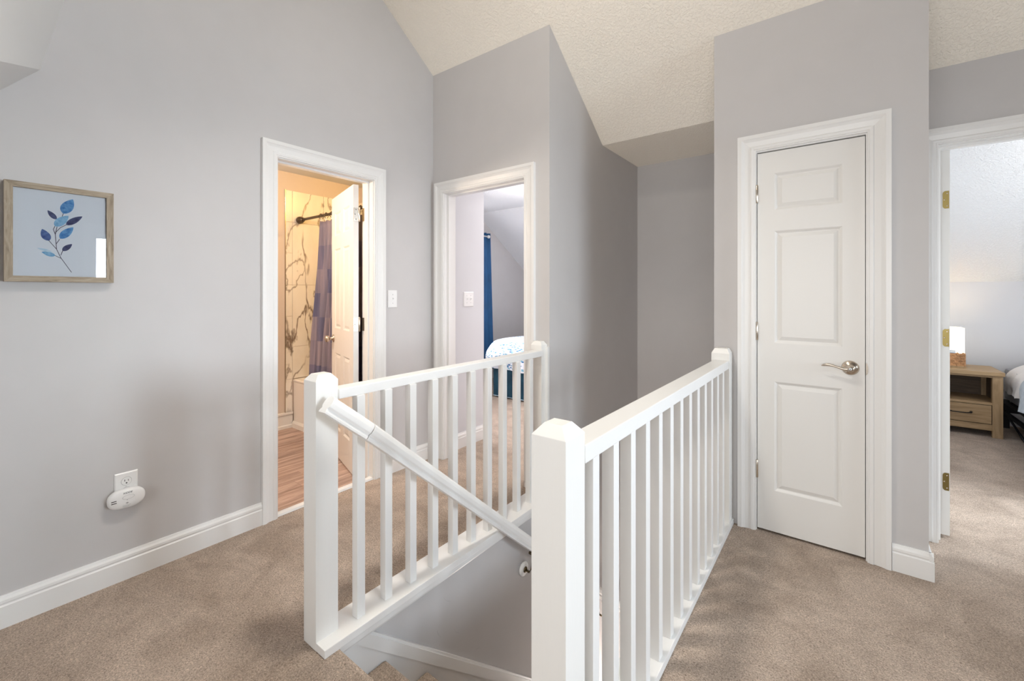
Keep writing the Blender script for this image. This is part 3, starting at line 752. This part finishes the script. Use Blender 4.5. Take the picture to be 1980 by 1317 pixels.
obj('diamond_mark', MB().prism([(ya, za-.0205), (ya+.0055, za-.0165), (ya, za-.0125), (ya-.0055, za-.0165)], 'x', xf, xf+.0012).box(xf, xf+.0012, ya-.002, ya+.002, za-.0045, za-.0025), M['grey_print'], al)
fpm = MB()
for k in range(3): fpm.box(xf-.001, xf+.0006, ya-.015, ya+.013-.003*k, za-.0252-.0035*k, za-.0244-.0035*k)
obj('fine_print', fpm, M['grey_print'], al)
def text(name, s_, size, loc, rot, mat, parent, ext=.0003):
    cu = bpy.data.curves.new(name, 'FONT'); cu.body = s_; cu.size = size; cu.extrude = ext; cu.align_x = 'CENTER'; cu.align_y = 'CENTER'; cu.shear = .2
    t_ = bpy.data.objects.new(name, cu); COL.objects.link(t_)
    me = bpy.data.meshes.new_from_object(t_); bpy.data.objects.remove(t_)
    o = bpy.data.objects.new(name, me); COL.objects.link(o); me.materials.clear(); me.materials.append(mat)
    o.parent = parent; o.location = Vector(loc)-WL[parent.name]; o.rotation_euler = rot; return o
text('brand_lettering', 'KIDDE', .0105, (xf+.0004, ya+.002, za+.0265), (math.pi/2, 0, math.pi/2), M['black'], al)
# light switches
def switch(name, x, y, z, w_, gangs, label):
    r_ = empty(name, (x, y, z)); tag(r_, label, 'switch')
    obj('cover_plate', plate(x, y, z, w_, .122), M['plastic'], r_)
    for g in gangs:
        tg = MB().box(x+.0055, x+.0075, y+g-.0052, y+g+.0052, z-.012, z+.012)
        tg.prism([(z-.004, 0), (z+.004, 0), (z+.009, .011), (z+.004, .012)], 'y', y+g-.003, y+g+.003)
        tg.v = [(p[0], p[1], p[2]) if k < 8 else (x+.006+p[2], p[1], p[0]) for k, p in enumerate(tg.v)]
        obj('toggle', tg, M['plastic'], r_)
        for dz in (-.030, .030):
            obj('screw', MB().lathe([(.0005, .006), (.0028, .006), (.002, .0072), (.0005, .0074)], (x, y+g, z+dz), 'x', 8), M['grey_print'], r_)
switch('light_switch', XL, 1.924, 1.219, .078, (0,), 'white single toggle light switch between the bathroom door and the corner')
switch('light_switch', -2.486, 2.664, 1.209, .118, (-.023, .023), 'white double toggle light switch seen through the bedroom doorway')

# ------------------------------------------------------------------ bathroom
YT = 1.998
tub = empty('bathtub', (-3.38, 2.35, 0)); tag(tub, 'white built-in bathtub with a flat apron in the bathroom', 'bathtub')
tm = MB(); xo0, xo1, yo0, yo1 = XBW+.022, XL-WT-.02, YT+.008, 2.712
def rr_(x0, x1, y0, y1, z, r=.1, n=6):
    pts = []
    for cx0, cy0, a in ((x1-r, y1-r, 0), (x0+r, y1-r, 90), (x0+r, y0+r, 180), (x1-r, y0+r, 270)):
        for i in range(n+1):
            t = math.radians(a+90*i/n); pts.append((cx0+r*math.cos(t), cy0+r*math.sin(t), z))
    return pts
tm.loft([rr_(xo0, xo1, yo0, yo1, 0, .006), rr_(xo0, xo1, yo0, yo1, .425, .006), rr_(xo0, xo1, yo0-.006, yo1, .435, .010), rr_(xo0, xo1, yo0-.006, yo1, .447, .012), rr_(xo0+.008, xo1-.008, yo0+.004, yo1-.008, .452, .012),
         rr_(xo0+.06, xo1-.06, yo0+.06, yo1-.06, .450, .1), rr_(xo0+.09, xo1-.08, yo0+.08, yo1-.08, .40, .12), rr_(xo0+.18, xo1-.12, yo0+.13, yo1-.13, .12, .14)], smooth=False)
obj('tub_shell', tm, M['tub'], tub)
obj('apron_base_trim', MB().prism([(yo0-.0015, 0), (yo0-.022, 0), (yo0-.020, .045), (yo0-.008, .066), (yo0-.0015, .066)], 'x', XBW+.035, XL-WT-.08), M['trim'], tub)
# marble tiles: narrow edge column plus full tiles; each one a piece
tw = struct('wall_tile_backing', MB().box(XBW+.010, XBW+.017, 1.933, 2.72, .152, 2.22), M['bath_wall'], tri=False)
struct('trim_16', MB().box(XBW+.012, XBW+.026, 1.928, 1.933, .152, 2.221), M['nickel'])
g = .0015; xt = XBW+.017
for a, b_ in ((.152, .456), (.456, .758), (.758, 1.045), (1.045, 1.337), (1.337, 1.634), (1.634, 1.925), (1.925, 2.219)):
    obj('tile', MB().box(xt-.002, xt+.007, 1.933+g, 1.995-g, a+g, b_-g), M['marble'], tw, bevel=.0008, seg=1)
zrow = [.456, .758, 1.337, 1.925, 2.219]; 
for r_i in range(4):
    yy = 1.995
    while yy < 2.70:
        y2_ = min(yy+.306, 2.712); obj('tile', MB().box(xt-.002, xt+.007, yy+g, y2_-g, zrow[r_i]+g, zrow[r_i+1]-g), M['marble'], tw, bevel=.0008, seg=1); yy += .306
# north wall tiles of the alcove (the long side)
tn = struct('wall_tile_backing', MB().box(XBW+.024, XL-WT-.001, 2.713, 2.72, .456, 2.22), M['bath_wall'], tri=False)
for r_i in range(4):
    xx = XBW+.026
    while xx < XL-WT-.05:
        x2_ = min(xx+.306, XL-WT-.002); obj('tile', MB().box(xx+g, x2_-g, 2.704, 2.715, zrow[r_i]+g, zrow[r_i+1]-g), M['marble'], tn, bevel=.0008, seg=1); xx += .306
# curtain rod and curtain
YRD, ZRD = 2.058, 1.950
rd = empty('shower_curtain_rod', (-3.4, YRD, ZRD)); tag(rd, 'dark bronze shower curtain rod above the bathtub', 'curtain rod')
obj('rod', MB().tube([(XBW+.06, YRD, ZRD), (XL-WT-.01, YRD, ZRD)], .0125, 14), M['bronze'], rd)
obj('flange', MB().lathe([(.001, 0), (.030, 0), (.034, .010), (.034, .030), (.026, .045), (.020, .055), (.020, .075), (.001, .075)], (XBW+.025, YRD, ZRD), 'x', 24), M['bronze'], rd)
scu = empty('shower_curtain', (-3.2, YRD, .2)); tag(scu, 'grey and violet patchwork shower curtain hanging behind the bathroom door', 'curtain')
nx, nz = 150, 26; vs, fs = [], []
for j in range(nz+1):
    t = j/nz; z = 1.905-t*1.72
    for i in range(nx+1):
        s_ = i/nx
        x = (-3.735-.075*min(1, t*1.6))+s_*(1.02+.06*t); ph = s_*math.pi*2*11
        y = YRD-.018*t-.03*t+.030*(.45+.55*t)*math.sin(ph+.4*math.sin(3*t))+.006*math.sin(ph*2.3+t*4)
        vs.append((x+.012*math.cos(ph)*t, y-.03*t, z-(.012 if j == 0 and i % 14 > 4 else 0)))
for j in range(nz):
    for i in range(nx): a = j*(nx+1)+i; fs.append((a, a+1, a+nx+2, a+nx+1))
cb = obj('curtain_cloth', MB().add(vs, fs, True), M['shower_fabric'], scu)
so = cb.modifiers.new('thick', 'SOLIDIFY'); so.thickness = .002
hk = obj('hook', MB().tube([(-3.715+.016*math.cos(a), YRD+.0, ZRD-.008+.026*math.sin(a)) if 0 else (-3.715, YRD+.019*math.cos(a), ZRD-.006+.024*math.sin(a)) for a in [math.radians(d) for d in range(-80, 281, 30)]], .0028, 6), M['bronze'], scu)
bd = obj('hook_bead', MB().lathe([(.001, -.006), (.006, -.003), (.006, .003), (.001, .006)], (-3.715, YRD, ZRD+.017), 'x', 10), M['bronze'], scu)
rg = obj('eyelet_tab', MB().box(-3.722, -3.708, YRD-.003, YRD+.003, ZRD-.046, ZRD-.022), M['plastic'], scu)
for k in range(1, 12):
    for o_ in (hk, bd, rg): clone(o_, (.087*k, 0, 0))

# ------------------------------------------------------------------ blue bedroom
cr = empty('bedroom_curtain', (-4.05, 4.55, .1)); tag(cr, 'long blue curtain at the bedroom window seen through the doorway', 'curtain')
nx, nz = 60, 14; vs, fs = [], []
for j in range(nz+1):
    t = j/nz; z = 2.115-t*1.95
    for i in range(nx+1):
        s_ = i/nx; y = 4.36+s_*(.415+.085*t); vs.append((XBW+.085+.022*math.sin(s_*math.pi*2*4.2)*(1-.3*t), y, z))
for j in range(nz):
    for i in range(nx): a = j*(nx+1)+i; fs.append((a, a+1, a+nx+2, a+nx+1))
cc_ = obj('curtain_cloth', MB().add(vs, fs, True), M['blue_fabric'], cr); so = cc_.modifiers.new('thick', 'SOLIDIFY'); so.thickness = .003
rd2 = empty('bedroom_curtain_rod', (-4.05, 4.0, 2.05)); tag(rd2, 'thin white curtain rod with a round end above the blue curtain', 'curtain rod')
obj('rod', MB().tube([(XBW+.125, 3.2, 2.06), (XBW+.125, 4.70, 2.06)], .010, 10), M['plastic'], rd2)
obj('finial', MB().lathe([(.001, 0), (.016, .004), (.024, .018), (.024, .030), (.014, .044), (.001, .048)], (XBW+.125, 4.69, 2.06), 'y', 16), M['plastic'], rd2)
obj('wall_bracket', MB().tube([(XBW, 3.25, 2.06), (XBW+.125, 3.25, 2.06)], .006, 8), M['plastic'], rd2)
bed = empty('bed', (-2.6, 5.0, 0)); tag(bed, 'bed with a blue velvet upholstered base in the room behind the left doorway', 'bed')
bx0, bx1, by0, by1 = -3.40, -1.75, 4.085, 6.05
obj('bed_base', MB().box(bx0, bx1, by0, by1, .012, .355), M['velvet'], bed, bevel=.015)
obj('bed_base_piping', MB().tube([(bx0+.01, by0-.002, .350), (bx1-.01, by0-.002, .350)], .006, 8).tube([(bx0+.01, by0-.004, .018), (bx1-.01, by0-.004, .018)], .006, 8), M['piping'], bed)
obj('base_seam', MB().tube([(-2.985, by0-.001, .02), (-2.985, by0-.001, .345)], .004, 6), M['black'], bed)
obj('bed_mattress', MB().box(bx0, bx1, by0+.02, by1, .357, .56), M['sheet'], bed, bevel=.03)
def drape(name, x0, x1, y0, y1, zt, zb, r, mat, parent=None, wav=.012, n=16, thick=.03, open_x1=True):
    """cloth over a box: rounded top edges, wavy hem; grid over an inflated rounded box"""
    prof = []   # distance outwards, z
    for i in range(n+1):
        a = math.pi/2*i/n; prof.append((r*math.sin(a), zt-r*(1-math.cos(a))))
    for i in range(1, 6): prof.append((r, (zt-r)+(zb-(zt-r))*i/5))
    nn = 120; per = []
    w_, d_ = x1-x0-2*r, y1-y0-2*r
    cx0, cx1, cy0, cy1 = x0+r, x1-r, y0+r, y1-r
    base = []
    for k in range(nn):
        s_ = k/nn*4; e = int(s_); f = s_-e
        if e == 0: base.append(((cx0+(cx1-cx0)*f, cy0), -90+0*f))
        elif e == 1: base.append(((cx1, cy0+(cy1-cy0)*f), 0))
        elif e == 2: base.append(((cx1-(cx1-cx0)*f, cy1), 90))
        else: base.append(((cx0, cy1-(cy1-cy0)*f), 180))
    pts = []
    for k in range(nn):
        (px, py), a = base[k]; (qx, qy), _ = base[(k+1) % nn]; (ox, oy), _ = base[k-1]
        t_ = Vector((qx-ox, qy-oy)).normalized(); nrm_ = Vector((t_.y, -t_.x)); pts.append((px, py, nrm_))
    rings = []
    for j, (o_, z) in enumerate(prof):
        rg_ = []
        for k, (px, py, n_) in enumerate(pts):
            wv = wav*math.sin(k*.9)*max(0, (zt-z)/(zt-zb)) + .006*math.sin(k*.37+j*.5)
            rg_.append((px+n_.x*(o_+wv), py+n_.y*(o_+wv), z+.008*math.sin(k*.55)*(j/len(prof))+.006*math.sin(px*9)*math.cos(py*7)*(j < 3)))
        rings.append(rg_)
    top = [[(cx0+(px-cx0)*q_+(0), cy0+(py-cy0)*q_, zt+.006*(1-q_)) for px, py, n_ in [(p[0], p[1], p[2]) for p in pts]] for q_ in ()]
    mb = MB(); mb.loft(rings, cap=False)
    c_ = ((cx0+cx1)/2, (cy0+cy1)/2); lv_ = [rings[0]]
    for q_ in (.7, .4, .1): lv_.append([(c_[0]+(p[0]-c_[0])*q_, c_[1]+(p[1]-c_[1])*q_, zt+.012*(1-q_)+.006*math.sin(p[0]*11*q_)*math.cos(p[1]*8*q_)) for p in rings[0]])
    mb.loft(lv_, cap=False); mb.add(lv_[-1], [tuple(range(nn))])
    o = obj(name, mb, mat, parent); return o
dv = drape('duvet', -3.585, -1.62, 4.03, 5.75, .690, .352, .21, M['duvet']); tag(dv, 'white duvet printed with blue and teal leaves on the blue velvet bed', 'duvet')
struct('trim_17', MB().box(-3.80, -1.65, 4.606, 4.618, 2.376, 2.392), M['ceiling_white'])

# ------------------------------------------------------------------ right bedroom
ns = empty('nightstand', (.83, 5.77, 0)); tag(ns, 'light oak nightstand with an open shelf above one drawer', 'nightstand')
nx0, nx1, ny0, ny1, nzt = .56, 1.100, 5.535, 5.965, .574
obj('tabletop', MB().box(nx0-.008, nx1+.006, ny0-.018, ny1+.008, nzt-.034, nzt), M['oak_x'], ns, bevel=.003)
for (x0, x1) in ((nx0, nx0+.062), (nx1-.066, nx1-.002)):
    for (ya_, yb_) in ((ny0, ny0+.045), (ny1-.045, ny1)):
        obj('leg', MB().box(x0, x1, ya_, yb_, 0, nzt-.034), M['oak_z'], ns, bevel=.002)
for x0 in (nx0+.012, nx1-.034): obj('side_panel', MB().box(x0, x0+.02, ny0+.045, ny1-.045, .06, nzt-.034), M['oak_shaded'], ns)
obj('back_panel', MB().box(nx0+.062, nx1-.066, ny1-.03, ny1-.018, .06, nzt-.034), M['oak_shaded'], ns)
obj('apron_rail', MB().box(nx0+.062, nx1-.066, ny0+.004, ny0+.026, nzt-.052, nzt-.034), M['oak_x'], ns)
obj('shelf', MB().box(nx0+.034, nx1-.034, ny0+.004, ny1-.03, .282, .304), M['oak_x'], ns)
obj('bottom_rail', MB().box(nx0+.062, nx1-.066, ny0+.004, ny0+.03, .060, .112), M['oak_x'], ns)
dr = obj('drawer', MB().box(nx0+.066, nx1-.070, ny0+.005, ny0+.025, .117, .277), M['oak_x'], ns, bevel=.0015)
obj('drawer_gap', MB().box(nx0+.062, nx1-.066, ny0+.014, ny0+.022, .112, .282), M['dark_void'], ns)
xh = (nx0+nx1)/2
obj('drawer_pull', MB().tube([(xh-.075, ny0+.004, .204), (xh-.072, ny0-.020, .204), (xh-.045, ny0-.028, .200), (xh, ny0-.030, .199), (xh+.045, ny0-.028, .200), (xh+.072, ny0-.020, .204), (xh+.075, ny0+.004, .204)], [.010, .006, .0045, .0045, .0045, .006, .010], 8), M['black_metal'], dr)
tl = empty('table_lamp', (.796, 5.82, nzt)); tag(tl, 'lit square table lamp with a woven rattan base on the nightstand', 'lamp')
lc, lh = (.796, 5.815), .098
sh = MB(); t_ = .004
for s_ in (-1, 1):
    sh.box(lc[0]-lh, lc[0]+lh, lc[1]+s_*lh-(t_ if s_ > 0 else 0), lc[1]+s_*lh+(0 if s_ > 0 else t_), .70, .935)
    sh.box(lc[0]+s_*lh-(t_ if s_ > 0 else 0), lc[0]+s_*lh+(0 if s_ > 0 else t_), lc[1]-lh+t_, lc[1]+lh-t_, .70, .935)
obj('lamp_shade', sh, M['shade'], tl, label='glowing cream square shade')
obj('lamp_foot', MB().box(lc[0]-.108, lc[0]+.108, lc[1]-.108, lc[1]+.108, nzt, nzt+.010), M['oak_x'], tl)
obj('lamp_core', MB().box(lc[0]-.102, lc[0]+.102, lc[1]-.102, lc[1]+.102, nzt+.010, .70), M['weave'], tl)
# woven strips: each diagonal strip bit is a pillow-shaped piece
wv_ = None
def weave_piece(w_, h_, ang_):
    mb = MB(); R_ = Matrix.Rotation(ang_, 3, 'Y')
    ring0 = [(-w_/2, 0, -h_/2), (w_/2, 0, -h_/2), (w_/2, 0, h_/2), (-w_/2, 0, h_/2)]; ring1 = [(x*.8, -.007, z*.75) for x, _, z in ring0]
    mb.loft([[tuple(R_ @ Vector(p)) for p in ring0], [tuple(R_ @ Vector(p)) for p in ring1]], smooth=False)
    return mb
pa = obj('woven_strip', weave_piece(.042, .027, math.radians(45)), M['weave'], tl, local=True); pb = obj('woven_strip', weave_piece(.042, .027, math.radians(-45)), M['weave'], tl, local=True)
pa.location = pb.location = Vector((0, 0, -5))
first = {0: True, 1: True}
rl = Vector((.796, 5.82, nzt))
lb = .106
for side in range(2):
    for i in range(7):
        for j in range(5):
            k = (i+j) % 2; src = pa if k else pb
            u = -.083+i*.0277; z = nzt+.019+j*.0235
            if side == 0: p = Vector((lc[0]+u, lc[1]-.101, z)); rz = 0
            else: p = Vector((lc[0]+.101, lc[1]+u, z)); rz = math.pi/2
            if first[k]: o_ = src; first[k] = False
            else: o_ = src.copy(); COL.objects.link(o_)
            o_.location = p-rl; o_.rotation_euler = (0, 0, rz)
ck = empty('bedside_gadget', (.806, 5.711, .70)); tag(ck, 'tiny grey-blue plastic gadget resting on the woven base against the lit lamp shade', 'gadget')
obj('gadget_body', MB().box(.783, .832, 5.7070, 5.7160, .7003, .728), M['clock'], ck, bevel=.002)
obj('gadget_screen', MB().box(.792, .830, 5.7055, 5.7075, .706, .724), M['clock_pale'], ck, bevel=.0005)
# the bed on a black metal frame
b2 = empty('metal_frame_bed', (2.0, 5.2, 0)); tag(b2, 'bed on a black metal frame at the right edge behind the nightstand', 'bed')
obj('bed_mattress', MB().box(1.20, 2.70, 4.15, 6.04, .272, .56), M['mattress'], b2, bevel=.03)
for z in (.132, .236):
    obj('side_rail', MB().box(1.190, 1.215, 4.15, 6.04, z, z+.030), M['black_metal'], b2)
    obj('side_rail', MB().box(2.70, 2.725, 4.15, 6.04, z, z+.030), M['black_metal'], b2)
obj('head_rail', MB().box(1.19, 2.72, 6.04, 6.08, .14, .24), M['black_metal'], b2)
obj('foot_rail', MB().box(1.19, 2.72, 4.12, 4.15, .14, .266), M['black_metal'], b2)
for (x, y, ww) in ((1.175, 6.02, .06), (2.68, 6.02, .05), (1.19, 4.11, .03), (2.69, 4.11, .03)):
    obj('leg', MB().box(x, x+ww, y, y+.05, 0, .26), M['black_metal'], b2)
obj('brace', MB().tube([(1.2025, 5.95, .14), (1.2025, 5.40, .01)], .010, 6), M['black_metal'], b2)
cf = drape('comforter', 1.125, 2.78, 4.05, 5.50, .665, .312, .22, M['comforter'], wav=.012); tag(cf, 'puffy grey-blue comforter hanging over the side of the metal frame bed', 'comforter')
shd = drape('bed_sheet', 1.165, 2.74, 5.20, 6.06, .640, .372, .20, M['sheet'], wav=.006); tag(shd, 'white sheet rounding over the head corner of the metal frame bed', 'bed sheet')
pw_ = MB(); rings = []
for i in range(13):
    t = -1+2*i/12; k = max(.12, (1-abs(t)**3)**.5 if abs(t) < 1 else 0)
    rings.append([(1.76+t*.34, 5.83+.19*k*math.cos(a), .725+.075*k*math.sin(a)) for a in [2*math.pi*q_/20 for q_ in range(20)]])
pw_.loft(rings)
tag(obj('pillow', pw_, M['sheet']), 'pale pillow at the head of the metal frame bed', 'pillow')

# ------------------------------------------------------------------ pendant high in the vault, above the frame
pe = empty('ceiling_pendant', (-1.05, 1.1, 3.26)); tag(pe, 'opal globe pendant hanging from the high sloped ceiling above the stairs', 'lamp')
obj('pendant_canopy', MB().lathe([(.001, 0), (.06, 0), (.06, .03), (.001, .035)], (-1.05, 1.1, 3.76), 'z', 20), M['nickel'], pe)
obj('pendant_cord', MB().tube([(-1.05, 1.1, 3.26), (-1.05, 1.1, 3.78)], .005, 6), M['black'], pe)
obj('pendant_socket', MB().lathe([(.001, 0), (.10, 0), (.08, .035), (.02, .06), (.001, .06)], (-1.05, 1.1, 3.21), 'z', 24), M['nickel'], pe)

# scuff marks on the stair wall
wsc = bpy.data.objects['wall_stair']
for (y, z, L_, a) in ((1.36, -.27, .05, -70), (1.47, -.33, .045, -60), (1.23, -.335, .02, -10), (1.62, -.52, .03, -30), (1.40, -.14, .06, -55)):
    mbs = MB(); pts = []
    for k in range(6):
        t = k/5; aa = math.radians(a+22*(t-.5)); pts.append((y+L_*t*math.cos(aa), z+L_*t*math.sin(aa)))
    up_ = [(p[0], p[1]+.0006) for p in pts]; dn_ = [(p[0], p[1]-.0006) for p in pts][::-1]
    obj('scuff_mark', mbs.prism(up_+dn_, 'x', XG-.001, XG+.0004), M['grey_print'], wsc, tri=True)
